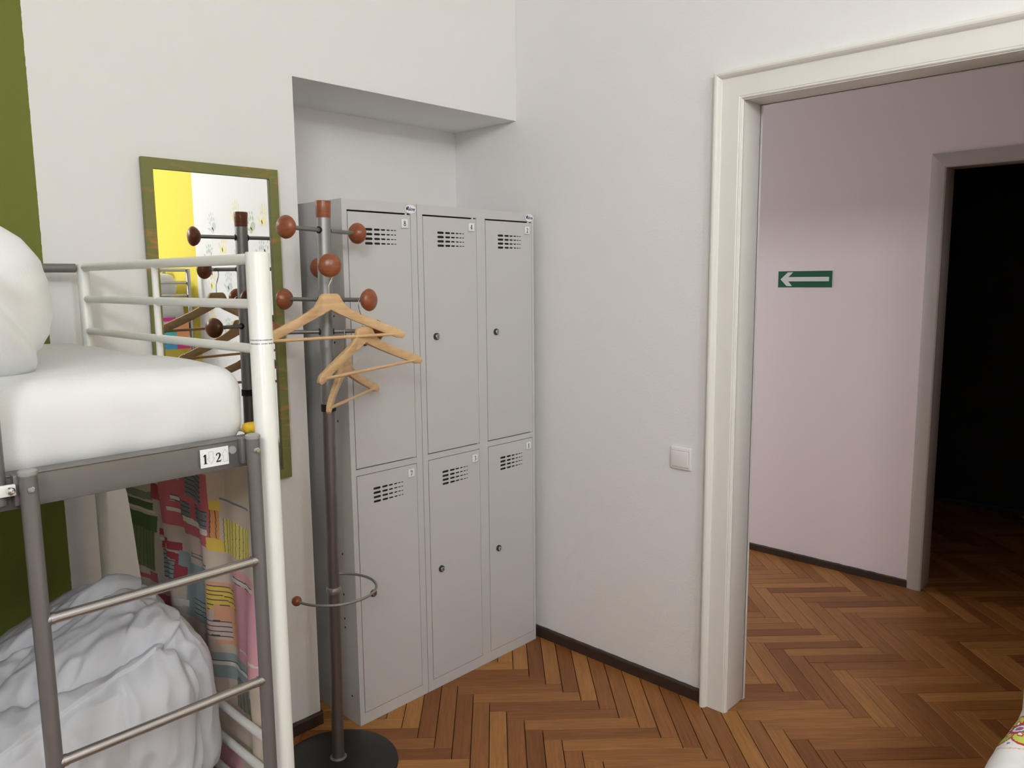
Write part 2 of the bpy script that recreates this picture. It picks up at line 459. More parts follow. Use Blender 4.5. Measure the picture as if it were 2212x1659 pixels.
casing('trim_1', '', DY0, DY1, DZ, 0, -1, .02, prof1, (-.012, WT+.002), 'trim')
prof2 = [(-.002,0), (-.002,.014), (.004,.018), (.040,.020), (.052,.016), (.064,.012), (.066,0)]
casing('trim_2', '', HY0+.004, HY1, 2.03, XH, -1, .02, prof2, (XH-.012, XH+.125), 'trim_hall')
prof3 = [(-.002,0), (-.002,.014), (.08,.018), (.085,0)]
casing('trim_3', '', DY0, DY1, DZ, WT, 1, .02, prof3, None, 'trim')

# windows (out of view: they carry the daylight; the hall one is added for fill)
def window(name, axis, pos, a0, a1, z0, z1, fl_=1):
    root = struct(thing(name))
    def bx(nm, u0, u1, c0, c1, d0, d1, m='trim'):
        mb = MB()
        if axis == 'x': mb.box(pos+d0, pos+d1, u0, u1, c0, c1)
        else: mb.box(u0, u1, pos+fl_*d0, pos+fl_*d1, c0, c1)
        return mb.build(nm, m, root, smooth=0)
    bx('window_frame', a0, a1, z0, z0+.05, -.09, -.02); bx('window_frame', a0, a1, z1-.05, z1, -.09, -.02)
    bx('window_frame', a0, a0+.05, z0+.05, z1-.05, -.09, -.02); bx('window_frame', a1-.05, a1, z0+.05, z1-.05, -.09, -.02)
    mid = (a0+a1)/2
    bx('mullion', mid-.03, mid+.03, z0+.05, z1-.05, -.08, -.03)
    for u0, u1 in ((a0+.05, mid-.03), (mid+.03, a1-.05)):
        bx('pane', u0, u1, z0+.05, z1-.05, -.058, -.054, 'pane_glass')
    bx('window_sill', a0-.05, a1+.05, z0-.03, z0, -.02, .12)
window('window_1', 'y', YF, -3.15, -1.45, 1.5, 3.0)
window('window_2', 'x', XL, -4.6, -3.3, 2.6, 3.4)
window('added_hall_window', 'y', 1.6, .35, 1.35, .6, 2.2, -1)  # added, unseen: frames the fill light at the hall end

# handprints on the wall to the right of the doorway (seen in the mirror)
def handprint(y, z, s, m, rot, seed):
    rnd = random.Random(seed); mb = MB()
    def P(u, v):
        c, q = cos(rot), sin(rot); uu, vv = u*c-v*q, u*q+v*c
        return Vector((-.0008, y-uu*s, z+vv*s))
    def blob(cu, cv, ru, rv, a=0, n=12):
        vs = [P(cu+ru*cos(2*pi*k/n)*cos(a)-rv*sin(2*pi*k/n)*sin(a), cv+ru*cos(2*pi*k/n)*sin(a)+rv*sin(2*pi*k/n)*cos(a)) for k in range(n)]
        mb.add(vs, [tuple(range(n))])
    blob(-.012, -.012, .030, .028); blob(.022, -.024, .018, .022)
    for u, v, l, a in ((-.034,.045,.026,.25), (-.012,.060,.030,.08), (.010,.060,.029,-.06), (.031,.048,.024,-.25)):
        blob(u, v-.012, .007, l*.55, a); blob(u-sin(a)*.03, v+.022, .006, l*.42, a)
    blob(.055, .0, .008, .026, -.9)
    return mb.build('handprint', m, wall_right, smooth=0)
prints = [(-2.76,1.905,'print_grey',-.4), (-2.45,1.955,'print_yellow',.2), (-2.25,1.88,'print_green',-.4), (-2.11,1.91,'print_yellow',.1),
          (-2.84,1.70,'print_green',.15), (-2.63,1.76,'print_yellow',.2), (-2.42,1.70,'print_grey',.4), (-2.15,1.70,'print_grey',.3), (-2.05,1.70,'print_green',.3),
          (-2.81,1.53,'print_yellow',.2), (-2.58,1.52,'print_grey',-.1), (-2.83,1.31,'print_yellow',-.2), (-2.43,1.33,'print_green',.3), (-2.62,1.22,'print_green',.1), (-2.35,1.15,'print_yellow',-.2)]
for i, (y, z, m, a) in enumerate(prints): handprint(y, z, .95, m, a, i)

# ---------------------------------------------------------------- parquet planks
PW, PL = .0610, .3975
T0, S0 = -.2551, -.5606
def plank_mesh(l, wd):
    g, c, d = .0013, .0009, .010
    hl, hw = l/2-g, wd/2-g
    top = [(-hl+c,-hw+c,0),(hl-c,-hw+c,0),(hl-c,hw-c,0),(-hl+c,hw-c,0)]
    mid = [(-hl,-hw,-c),(hl,-hw,-c),(hl,hw,-c),(-hl,hw,-c)]
    bot = [(-hl,-hw,-d),(hl,-hw,-d),(hl,hw,-d),(-hl,hw,-d)]
    fs = [(0,1,2,3)] + [(4+i,4+(i+1)%4,(i+1)%4,i) for i in range(4)] + [(8+i,8+(i+1)%4,4+(i+1)%4,4+i) for i in range(4)]
    return top+mid+bot, fs
pv, pf = plank_mesh(PL, PW)
pme = bpy.data.meshes.new('plank'); pme.from_pydata(pv, [], pf)
uvl = pme.uv_layers.new(name='UVMap')
for lp in pme.loops: uvl.data[lp.index].uv = pme.vertices[lp.vertex_index].co[:2]
pme.materials.append(MATS['parquet'])
def project(p):
    d = Vector(p)-CAM; z = d.dot(fwd)
    if z < .05: return None
    return 1106+FPX*d.dot(rgt)/z, 829.5-FPX*d.dot(upv)/z, z
planks = []
R2 = sqrt(.5)
for mcol in range(-18, 19):
    for k in range(-110, 111):
        for hor in (True, False):
            if hor: t, s = T0+k*PW+mcol*PL+PL/2, S0-k*PW+PW/2+mcol*PL
            else: t, s = T0+k*PW+mcol*PL+PW/2, S0-k*PW-PL/2+mcol*PL
            x, y = (s+t)*R2, (s-t)*R2
            room = XL-.05 < x < .02 and YF-.05 < y < .02
            nic = -NW-.05 < x < .05 and -.01 < y < ND+.05
            door = 0 <= x < WT+.06 and DY1-.08 < y < DY0+.08
            hall = WT-.02 < x < XH+.05 and -3.3 < y < 1.6
            dark = XH < x < 3.5 and -2.65 < y < -.55
            if not (room or nic or door or hall or dark): continue
            sc = -1
            pr = project((x, y, 0))
            if pr and -60 < pr[0] < 2260 and 1100 < pr[1] < 1720:
                vis = True
                if x > WT:
                    yy = CAM.y+(y-CAM.y)*(.06-CAM.x)/(x-CAM.x); vis = DY1-.06 < yy < DY0+.06
                if x < -.95 and y > -.05: vis = False
                if -.95 <= x < -.04 and y > -.12: vis = False
                if x < -1.35: vis = False
                if x > XH+.05: vis = False
                if vis: sc = 1/(pr[2]**3)
            planks.append((sc, x, y, -pi/4 if hor else pi/4))
planks.sort(key=lambda q: -q[0])
print('planks', len(planks), 'visible', sum(1 for q in planks if q[0] > 0))
prnd = random.Random(3)
for sc, x, y, a in planks[:300]:
    o = bpy.data.objects.new('plank', pme); C.objects.link(o); o.parent = fl
    o.location = (x, y, prnd.uniform(-.0005, .0004)); o.rotation_euler = (prnd.uniform(-.002, .002), prnd.uniform(-.0004, .0004), a + (pi if prnd.random() < .5 else 0))
vs, fs, uvs = [], [], []
for sc, x, y, a in planks[300:]:
    o0 = len(vs); ca, sa = cos(a), sin(a)
    for p in pv: vs.append((x+p[0]*ca-p[1]*sa, y+p[0]*sa+p[1]*ca, p[2]))
    for f in pf:
        fs.append([i+o0 for i in f]); uvs += [(pv[i][0], pv[i][1]) for i in f]
me = bpy.data.meshes.new('plank_field'); me.from_pydata(vs, [], fs)
ul = me.uv_layers.new(name='UVMap'); ul.data.foreach_set('uv', [c for q in uvs for c in q])
o = link('plank_field', me, 'parquet', fl); o['kind'] = 'stuff'

# ================================================================== CEILING LAMP (overhead, out of view)
lp_ = thing('ceiling_lamp', (-2.1, -3.8, H), 'small white pendant lamp hanging from the middle of the ceiling', 'lamp')
MB().lathe([(.001,-.03),(.05,-.03),(.06,-.01),(.06,0)], n=24).build('canopy', 'white_enamel', lp_)
MB().tube([(0,0,-.03),(0,0,-.76)], .004, 8).build('cord', 'white_enamel', lp_)
MB().lathe([(.001,-.76),(.03,-.755),(.035,-.79),(.032,-.81),(.001,-.81)], n=24).build('socket', 'white_enamel', lp_)
bulb = bpy.data.lights.new('globe_light', 'POINT'); bulb.energy = LAMP; bulb.color = (.945, .97, 1.0); bulb.shadow_soft_size = .15
bo = bpy.data.objects.new('globe_light', bulb); C.objects.link(bo); bo.parent = lp_; bo.location = (0, 0, -.88)

# ================================================================== LOCKERS
YLK = -.127
SLW = [.031, .024, .018, .014, .011, .0090]; SLX = [0, .0374, .0657, .0888, .1066, .1205]; SLH = [.0082, .0070, .0053, .0042, .0032, .0028]
DWID = .256
def door_mesh(hgt):
    """door leaf: front sheet with real vent slots, folded edges; origin bottom-left, front at y=0"""
    W = DWID; D = .014
    pts = [(0,0),(W,0),(W,hgt),(0,hgt)]; edges = [(0,1),(1,2),(2,3),(3,0)]; loops = []
    for rr in range(4):
        zc = hgt-.0545-rr*.0152
        for k in range(6):
            x0 = .065+SLX[k]; wd = SLW[k]; hh = SLH[k]; r = hh*.45
            lp = []
            for cx, cz, a0 in ((x0+wd-r, zc-hh/2+r, -pi/2), (x0+wd-r, zc+hh/2-r, 0), (x0+r, zc+hh/2-r, pi/2), (x0+r, zc-hh/2+r, pi)):
                for q in range(3): lp.append((cx+r*cos(a0+q*pi/4), cz+r*sin(a0+q*pi/4)))
            b0 = len(pts); n = len(lp); pts += lp; edges += [(b0+i, b0+(i+1)%n) for i in range(n)]; loops.append((b0, n, lp))
    vo, eo, fo, *_ = delaunay_2d_cdt([Vector(p) for p in pts], edges, [], 0, 1e-6)
    def inside(c):
        for b0, n, lp in loops:
            xs = [p[0] for p in lp]; zs = [p[1] for p in lp]
            if min(xs) < c.x < max(xs) and min(zs) < c.y < max(zs):
                cnt = False
                for i in range(n):
                    a, q = lp[i], lp[(i+1)%n]
                    if (a[1] > c.y) != (q[1] > c.y) and c.x < (q[0]-a[0])*(c.y-a[1])/(q[1]-a[1])+a[0]: cnt = not cnt
                if cnt: return True
        return False
    mb = MB()
    keep = [f for f in fo if not inside(sum((Vector(vo[i]) for i in f), Vector((0,0)))/len(f))]
    mb.add([(p[0], 0, p[1]) for p in vo], keep)
    for b0, n, lp in loops:
        mb.add([(p[0], 0, p[1]) for p in lp]+[(p[0], .0015, p[1]) for p in lp], [(i, (i+1)%n, n+(i+1)%n, n+i) for i in range(n)])
    mb.add([(0,0,0),(W,0,0),(W,0,hgt),(0,0,hgt),(0,D,0),(W,D,0),(W,D,hgt),(0,D,hgt)], [(0,1,5,4),(1,2,6,5),(2,3,7,6),(3,0,4,7),(4,5,6,7)])
    me = bpy.data.meshes.new('door'); me.from_pydata([tuple(p) for p in mb.v], [], mb.f)
    bm = bmesh.new(); bm.from_mesh(me); bmesh.ops.remove_doubles(bm, verts=bm.verts, dist=1e-6); bmesh.ops.recalc_face_normals(bm, faces=bm.faces); bm.to_mesh(me); bm.free()
    me.materials.append(MATS['locker'])
    return me
DU0, DU1, DL0, DL1 = .914, 1.761, .043, .887
door_up = door_mesh(DU1-DU0); door_lo = door_mesh(DL1-DL0)

def font_text(mb_name, text, size, parent, loc, material, sx=1.):
    cu = bpy.data.curves.new(mb_name, 'FONT'); cu.body = text; cu.size = size; cu.align_x = 'CENTER'; cu.align_y = 'CENTER'; cu.offset = size*.02
    tmp = bpy.data.objects.new('tmp_text', cu); C.objects.link(tmp)
    bpy.context.view_layer.update()
    me = bpy.data.meshes.new_from_object(tmp)
    bpy.data.objects.remove(tmp)
    for v in me.vertices: v.co = (v.co.x*sx, 0, v.co.y)
    me.name = mb_name
    o = link(mb_name, me, None, parent); me.materials.clear(); me.materials.append(MATS[material]); o.location = loc
    return o

def locker(name, x0, wid, doors, label):
    root = thing(name, (x0, YLK, 0), label, 'locker')
    D, HT, T = .496, 1.8, .0012
    b = MB()
    b.box(0, T, 0, D, 0, HT).box(wid-T, wid, 0, D, 0, HT).box(T, wid-T, .0, D, HT-T, HT).box(T, wid-T, .02, D, .03, .032).box(T, wid-T, D-T, D, 0, HT-T)
    # front frame: rails and stiles round each door
    xs = [T]
    for dx, *_ in doors: xs += [dx-.0024, dx+DWID+.0024]
    xs.append(wid-T)
    for i in range(0, len(xs), 2): b.box(xs[i], xs[i+1], 0, .018, 0, HT-T)
    for dx, up, lo in doors:
        x_0, x_1 = dx-.0024, dx+DWID+.0024
        b.box(x_0, x_1, 0, .018, DU1+.0058, HT-T).box(x_0, x_1, 0, .018, DL1+.0022, DU0-.0040).box(x_0, x_1, 0, .018, 0, DL0-.0026)
    b.build('body', 'locker', root, smooth=0, weld=False)
    for dx, up, lo in doors:
        MB().box(dx-.02, dx+DWID+.02, .0185, .0195, DL0-.01, HT-.02).build('inner_shade', 'black', root, smooth=0)
        for num, z0, z1, me in ((up, DU0, DU1, door_up), (lo, DL0, DL1, door_lo)):
            d = link('door', me, None, root); d.location = (dx, -.0008, z0)
            h = z1-z0
            MB().box(.06, .205, .004, .0045, h-.115, h-.04).build('vent_backing', 'black', d, smooth=0)
            lk = MB().lathe([(.0128,0),(.0128,.004),(.0120,.0065),(.0095,.0075),(.0090,.0068)], (.049, 0, h/2), (0,-1,0), 22).build('lock_ring', 'lock_ring', d)
            MB().lathe([(.0001,.0064),(.0088,.0064),(.0088,.0100),(.0080,.0108),(.0001,.0108)], (.049,0,h/2), (0,-1,0), 20).build('lock_face', 'steel', d)
            MB().box(.0480, .0500, -.0113, -.0100, h/2-.005, h/2+.004).build('keyhole', 'black', d, smooth=0)
            px, pz, pw, ph = DWID-.0395, h-.0435, .0275, .0290
            pl = MB().box(px, px+pw, -.0030, -.0002, pz, pz+ph).build('number_plate', 'plate', d, bevel=.0006)
            MB().box(px-.0006, px+pw+.0006, -.0014, 0, pz-.0032, pz+ph+.0006).build('plate_shadow', 'grey_edge', d, smooth=0)  # grey sheet drawn as the shadow edge round and below the plate
            dg = MB(); digit(dg, num, (px+pw/2-.0052, -.0030, pz+.0055), (1,0,0), (0,0,1), (0,-1,0), .0178, .0002)
            dg.build('number_'+{'1':'one','2':'two','3':'three','4':'four','7':'seven','8':'eight'}[num], 'ink', d, smooth=0)
        MB().box(dx+DWID-.019, dx+DWID-.0145, -.0006, .006, DU1-.001, DU1+.0056).build('hinge_pin', 'plate', root, smooth=0)
        MB().box(dx+DWID-.010, dx+DWID-.0045, -.0006, .006, DU0-.0025, DU0+.001).build('hinge_pin', 'plate', root, smooth=0)
    # maker's oval badge
    bx = wid-.0265
    n = 28
    MB().prism([(.0262*cos(2*pi*k/n), .0158*sin(2*pi*k/n)) for k in range(n)], (bx, 0, 1.7815), (1,0,0), (0,0,1), (0,-1,0), .0010).build('badge_rim', 'grey_edge', root, smooth=0)
    bd = MB().prism([(.0250*cos(2*pi*k/n), .0148*sin(2*pi*k/n)) for k in range(n)], (bx, 0, 1.7815), (1,0,0), (0,0,1), (0,-1,0), .0014).build('badge', 'plate', root, smooth=0)
    font_text('badge_lettering', 'Malow', .0170, bd, (bx, -.0017, 1.7815), 'logo_blue', .88)
    MB().prism([(-.017,.0045),(-.0105,.0095),(-.005,.0045)], (bx, 0, 1.7815), (1,0,0), (0,0,1), (0,-1,0), .0018).build('badge_mark', 'logo_blue', bd, smooth=0)
    MB().prism([(.013,-.006),(.017,-.0045),(.0155,-.009)], (bx, 0, 1.7815), (1,0,0), (0,0,1), (0,-1,0), .0018).build('badge_mark', 'logo_red', bd, smooth=0)
    return root
XLK = -.9486
LK1 = locker('steel_locker', XLK, .3066, [(.0215, '8', '7')], 'grey single-width steel locker with doors 8 and 7, beside the coat stand')
LK2 = locker('steel_locker', XLK+.3091, .6027, [(.0256, '4', '3'), (.3311, '2', '1')], 'grey double-width steel locker with doors 4, 3, 2 and 1, in the wall corner')
for y, z in ((-.0616,1.424),(-.06,1.337),(-.06,1.19),(-.06,1.072),(-.0564,.607),(-.055,.461),(-.055,.373),(-.0555,.341),(-.082,.096)):
    MB().box(-.0006, .0004, y-YLK-.003, y-YLK+.003, z-.0035, z+.0035).build('rivet_hole', 'black', LK1, smooth=0)

# ================================================================== MIRROR
mr = thing('wall_mirror', (-1.313, 0, .905), 'tall rectangular mirror in a green frame streaked with orange, on the wall', 'mirror')
mw, mh, fw = .206, .978, .0295
fb = MB()
for (a, b_, c_, d_) in (((-mw,0),(mw,0),(mw-fw,fw),(-mw+fw,fw)), ((mw,0),(mw,mh),(mw-fw,mh-fw),(mw-fw,fw)), ((mw,mh),(-mw,mh),(-mw+fw,mh-fw),(mw-fw,mh-fw)), ((-mw,mh),(-mw,0),(-mw+fw,fw),(-mw+fw,mh-fw))):
    q = [a, b_, c_, d_]
    fb.prism(q, (0,-.006,0), (1,0,0), (0,0,1), (0,-1,0), .016)
fb.build('frame', 'mirror_frame', mr, smooth=0)
MB().box(-mw+fw-.004, mw-fw+.004, -.014, -.010, fw-.004, mh-fw+.004).build('glass', 'mirror_glass', mr, smooth=0)

# ================================================================== SWITCH, SIGN
sw = thing('light_switch', (0, -.808, .895), 'white square light switch on the wall beside the doorway', 'light switch')
me = soft_box((.011, .087, .083), .0055, 26, None, (-.0055, 0, 0)); link('switch_plate', me, 'switch', sw)
MB().box(-.0155, -.006, -.033, .033, -.031, .027).build('rocker', 'switch', sw, bevel=.003)
MB().box(-.0113, -.0105, -.034, .034, -.0325, .0285).build('rocker_gap', 'grey_edge', sw, smooth=0)
sg = thing('arrow_sign', (XH, -.528, 1.525), 'green escape sign with a white arrow pointing left on the hall wall', 'sign')
MB().box(-.003, 0, -.1475, .1475, -.0445, .0445).build('sign_border', 'sign_white', sg, smooth=0)
MB().box(-.0036, -.003, -.1445, .1435, -.0425, .0425).build('sign_panel', 'sign_green', sg, smooth=0)
arr = [(.047,.5),(.185,.067),(.284,.067),(.198,.362),(.947,.362),(.947,.629),(.198,.629),(.269,.919),(.168,.919)]
# image-left is +y on this wall
pol = [((.5-u)*.288, (.5-v)*.085) for u, v in arr]
MB().prism(pol, (-.0036, 0, 0), (0,1,0), (0,0,1), (-1,0,0), .0006).build('arrow', 'sign_white', sg, smooth=0)

# ================================================================== COAT STAND
SB = Vector((-1.128, -.2584, 0))
cs = thing('coat_stand', SB, 'grey metal coat stand with red-brown wooden knobs and a round black base', 'coat stand')
lean = Vector((.024, -.004))/1.77
cs.rotation_euler = (atan2(-lean.y, 1), atan2(lean.x, 1), 0)
CSM = Matrix.Translation(SB) @ cs.rotation_euler.to_matrix().to_4x4()
MB().lathe([(.001,0),(.186,0),(.190,.004),(.188,.012),(.17,.018),(.10,.024),(.034,.028),(.001,.028)], n=56).build('base', 'stand_base', cs)
MB().lathe([(.001,.027),(.026,.027),(.027,.031),(.022,.035),(.001,.035)], n=28).build('pole_flange', 'stand_lower', cs)
MB().lathe([(.0186,.03),(.0186,1.19)], n=32).build('lower_pole', 'stand_lower', cs)
MB().lathe([(.0202,1.150),(.0222,1.150),(.0222,1.172),(.0202,1.172)], n=32).build('sleeve_ring', 'black', cs)
MB().lathe([(.0206,1.165),(.0206,1.727)], n=32).build('upper_pole', 'stand_metal', cs)
MB().lathe([(.001,1.722),(.0205,1.722),(.0212,1.727),(.0218,1.745),(.0228,1.769),(.0221,1.7715),(.001,1.7715)], n=32).build('top_cap', 'knob_wood', cs)
MB().lathe([(.0180,.574),(.0215,.576),(.0235,.582),(.0235,.590),(.0215,.596),(.0180,.598)], n=32).build('ring_collar', 'stand_metal', cs)
def peg(zl, ang, L=.150):
    d = Vector((cos(ang), sin(ang), 0)); c = Vector((0,0,zl))
    r_ = MB().tube([c+d*.012, c+d*(L-.012)], .0063, 14).build('peg', 'stand_rod', cs)
    MB().lathe([(.0075,.0180),(.0105,.0180),(.0105,.0220),(.0075,.0220)], c, d, 18).build('peg_grommet', 'black', r_)
    prof = [(r_k*1.09, h_k*1.07) for r_k, h_k in [(.0001,-.019),(.008,-.0185),(.016,-.0155),(.024,-.009),(.0290,-.001),(.0300,.004),(.0275,.0105),(.021,.016),(.0125,.0192),(.0001,.0205)]]
    MB().lathe(prof, c+d*L, d, 28).build('knob', 'knob_wood', r_)
PEG = {'a': (1.687, radians(-164.3)), 'b': (1.5815, radians(-118)), 'c': (1.485, radians(-70)), 'd': (1.390, radians(-24))}
for k, (z, a) in PEG.items(): peg(z, a); peg(z, a+pi)
# umbrella ring: open loop round the pole, ending in a wooden ball
f2 = radians(57)
zr = .590; R_ = .131
pts = [Vector((cos(f2)*.018, sin(f2)*.018, zr)), Vector((cos(f2)*.09, sin(f2)*.09, zr)), Vector((cos(f2+.05)*.125, sin(f2+.05)*.125, zr))]
a_end = radians(-179)
for i in range(41):
    a = f2-.12 + (a_end-f2+.12)*i/40; pts.append(Vector((R_*cos(a), R_*sin(a), zr)))
rg = MB().tube(pts, .0042, 10).build('umbrella_ring', 'stand_metal', cs)
MB().lathe([(.0001,-.015)]+[(.015*cos(q), .015*sin(q)) for q in [radians(-75+15*i) for i in range(11)]]+[(.0001,.015)], pts[-1], (0,0,1), 20).build('ring_ball', 'knob_wood', rg)

# ================================================================== HANGERS
def hanger(label, level, along, body_ang, hook_ang, roll=0.):
    z, a = PEG[level]
    pt = CSM @ Vector((cos(a)*along, sin(a)*along, z+.0063))     # where the hook rests
    root = thing('coat_hanger', pt, label, 'hanger', 'wooden hangers on the coat stand')
    hz = -.0845
    # hook
    p = [Vector((0,0,hz-.004)), Vector((0,0,hz+.020))]
    ctrl = [(-.003,.029),(-.009,.040),(-.0150,.052),(-.0172,.060)]
    p += [Vector((u,0,hz+v)) for u, v in ctrl]
    for i in range(13):
        q = pi-i*radians(205)/12; p.append(Vector((.0175*cos(q), 0, hz+.0668+.0165*sin(q))))
    hk = MB().tube(p, .0016, 8).build('hook', 'chrome', root); hk.rotation_euler = (0,0,hook_ang)
    # body: two curved arms joined at the middle
    up_e = [(0,0),(.020,0),(.028,-.005),(.036,-.020),(.048,-.036),(.070,-.050),(.10,-.064),(.14,-.081),(.18,-.098),(.197,-.1050),(.199,-.1075),(.203,-.1065),(.214,-.113),(.222,-.124)]
    lo_e = [(0,-.046),(.020,-.0560),(.028,-.0600),(.036,-.0635),(.048,-.0688),(.070,-.0785),(.10,-.0915),(.14,-.1085),(.18,-.1255),(.197,-.1325),(.199,-.1333),(.203,-.1348),(.214,-.1365),(.222,-.130)]
    bow = lambda u: .030*(abs(u)/.222)**1.7
    mb = MB()
    for s_ in (1, -1):
        vs = []; N = len(up_e)
        for (u, v), (_, v2) in zip(up_e, lo_e):
            th = .0085 - .0025*abs(u)/.222
            for vv, yy in ((v, -th*.8), (v-.002, -th), (v2+.002, -th), (v2, -th*.8), (v2, th*.8), (v2+.002, th), (v-.002, th), (v, th*.8)):
                vs.append(Vector((s_*u, yy-bow(u), hz+vv)))
        fs = [(i*8+k, i*8+(k+1)%8, i*8+8+(k+1)%8, i*8+8+k) for i in range(N-1) for k in range(8)]
        fs.append(tuple((N-1)*8+k for k in range(8)))
        mb.add(vs, fs)
    bd = mb.build('shoulder', 'hanger_wood', root, weld=True, smooth=40)
    br = MB().tube([(-.204, -bow(.204), hz-.123), (.204, -bow(.204), hz-.123)], .0047, 12).build('trouser_bar', 'hanger_wood', root)
    for o in (bd, br): o.rotation_euler = (0, -roll, body_ang)
    return root
hanger('wooden hanger with a trouser bar, topmost, on the knob facing the room', 'b', .110, radians(-8), radians(152))
hanger('wooden hanger with a trouser bar, in front of locker door 8', 'c', .128, radians(12), radians(20), radians(2.2))
hanger('wooden hanger with a trouser bar, lowest, partly behind another hanger', 'd', .050, radians(35.5), radians(66))

# ================================================================== BUNK BEDS
BL = 2.0
def bunk(name, loc, rotz, label, endm, sidem, ladder=True):
    root = thing(name, loc, label, 'bunk bed', None, (0,0,rotz))
    W = .9
    for x in (0, -BL):
        for y in (0, -W):
            pm = endm
            po = MB().lathe([(.0130,0),(.0145,.003),(.0145,1.584),(.0125,1.588),(.001,1.5885)], (x,y,0), n=24).build('post', pm, root)
            if ladder and x == 0 and y == -W:
                MB().lathe([(.0146,.0),(.0207,.0),(.0207,1.5895),(.0195,1.5915),(.0125,1.5915),(.0125,1.587)], (x,y,0), n=32).build('sleeve', 'white_enamel', po)
        for z, r in ((1.580,.0100),(1.499,.0090),(1.417,.0090),(.632,.0088),(.556,.0088),(.478,.0088)):
            MB().tube([(x,-.018,z),(x,-W+.018,z)], r, 16, False).build('end_rail', endm, root)
        MB().tube([(x,-W/2,1.575),(x,-W/2,1.235)], .0072, 14, False).build('end_upright', endm, root)
        MB().box(x-.012, x+.012, -W+.018, -.018, 1.195, 1.238).build('end_beam', endm, root, bevel=.003)
        MB().box(x-.012, x+.012, -W+.018, -.018, .28, .325).build('end_beam', endm, root, bevel=.003)
    for y, s in ((0, 1), (-W, -1)):
        for z0, z1 in ((1.213, 1.262), (.285, .330)):
            b = MB().box(-BL+.02, -.022, y-.014, y+.014, z0, z1)
            b.box(-BL+.02, -.022, y-.016, y+.016, z1-.001, z1+.003)
            b.build('side_beam', sidem, root, bevel=.002)
    MB().tube([(-BL+.018,0,1.578),(-.018,0,1.578)], .0115, 14, False).build('guard_rail', sidem, root)
    for i in range(9):
        x = -.12-i*.21
        MB().box(x-.03, x+.03, -W+.016, -.016, 1.222, 1.232).build('slat', 'brown_slat', root, smooth=0)
        MB().box(x-.03, x+.03, -W+.016, -.016, .300, .312).build('slat', 'brown_slat', root, smooth=0)
    # near-side guard beyond the ladder
    yg = -W-.006
    for x in (-.432, -1.9):
        u = MB().tube([(x,yg-.012,1.225),(x,yg-.012,1.575)], .0125, 14).build('guard_upright', sidem, root)
    MB().tube([(-1.9,yg-.012,1.585),(-.45,yg-.012,1.585),(-.437,yg-.012,1.58),(-.432,yg-.012,1.565)], .0125, 14).build('guard_rail', sidem, root)
    MB().tube([(-1.9,yg-.012,1.42),(-.432,yg-.012,1.42)], .010, 14, False).build('guard_rail', sidem, root)
    if ladder:
        yl = -.940
        xa, xb = -.397, -.048
        for x in (xa, xb):
            u = MB().tube([(x,yl,.0),(x,yl,1.268)], .0120, 24).build('ladder_upright', sidem, root)
            MB().lathe([(.0120,1.266),(.0132,1.268),(.0130,1.2725),(.010,1.2745),(.001,1.275)], (x,yl,0), n=24).build('end_cap', 'grey_cap', u)
            MB().lathe([(.0001,.0165),(.003,.0165),(.0045,.0150),(.0052,.0125),(.0052,.009)], (x,yl,1.247), (0,-1,0), 18).build('bolt', 'chrome', u)
            MB().box(x-.016, x+.016, yl+.012, yl+.032, 1.2205, 1.266).build('bracket', sidem, u, bevel=.002)
        for z in (1.045, .818, .59, .362, .135):
            MB().tube([(xa+.006,yl-.002,z),(xb-.006,yl-.002,z)], .0085, 18, False).build('ladder_rung', 'grey_rung', root)
            for x, s in ((xa+.0105, 1), (xb-.0105, -1)):
                MB().tube([(x,yl-.002,z),(x+s*.006,yl-.002,z)], .0095, 18).build('rung_weld', 'grey_rung', root)
        # round plug and the bed-number label on the beam
        yb = -W-.0165
        MB().lathe([(.0001,.003),(.0065,.003),(.0076,.001),(.0076,0)], (-.0745, yb+.002, 1.246), (0,-1,0), 22).build('plug', 'grey_cap', root)
        lb = MB().box(-.1335, -.0830, yb-.0012, yb+.0004, 1.2235, 1.2555).build('number_label', 'plate', root, smooth=0)
        dg = MB()
        o_, ux, uz, nn = Vector((-.1335, yb-.0012, 1.2235)), Vector((1,0,0)), Vector((0,0,1)), Vector((0,-1,0))
        digit(dg, '1', o_+Vector((.0035,0,.0065)), ux, uz, nn, .0165, .0002)
        digit(dg, '2', o_+Vector((.0270,0,.0065)), ux, uz, nn, .0165, .0002)
        dg.build('numerals', 'ink', lb, smooth=0)
        ag = MB()
        dn = [(.0150,.0265),(.0225,.0265),(.0225,.0150),(.0255,.0150),(.0188,.0055),(.0118,.0150),(.0150,.0150),(.0150,.0265)]
        upa = [(a+.0255, .032-c) for a, c in dn]
        for q in (dn, upa):
            for i in range(len(q)-1): ribbon(ag, [q[i], q[i+1]], .0006, o_, ux, uz, nn, .0002)
        ag.build('arrow_outlines', 'grey_edge', lb, smooth=0)
        # pale joint plate at the guard
        pl = MB().box(-.475, -.412, -W-.037, -W-.030, 1.2385, 1.2555).build('joint_plate', 'plate', root, bevel=.002)
        MB().lathe([(.0001,.008),(.004,.007),(.0058,.004),(.0058,0)], (-.4195, -W-.036, 1.2470), (0,-1,0), 18).build('bolt', 'chrome', pl)
        MB().lathe([(.0001,.010),(.004,.009),(.0062,.004),(.0062,0)], (0, -.879, 1.262), (1,0,0), 16).build('bolt', 'chrome', root).location.x = .019
    return root
BED = (-1.705, -.07, 0)
bk = bunk('bunk_bed', BED, 0, 'metal bunk bed with white end posts and a grey ladder', 'white_enamel', 'grey_enamel')
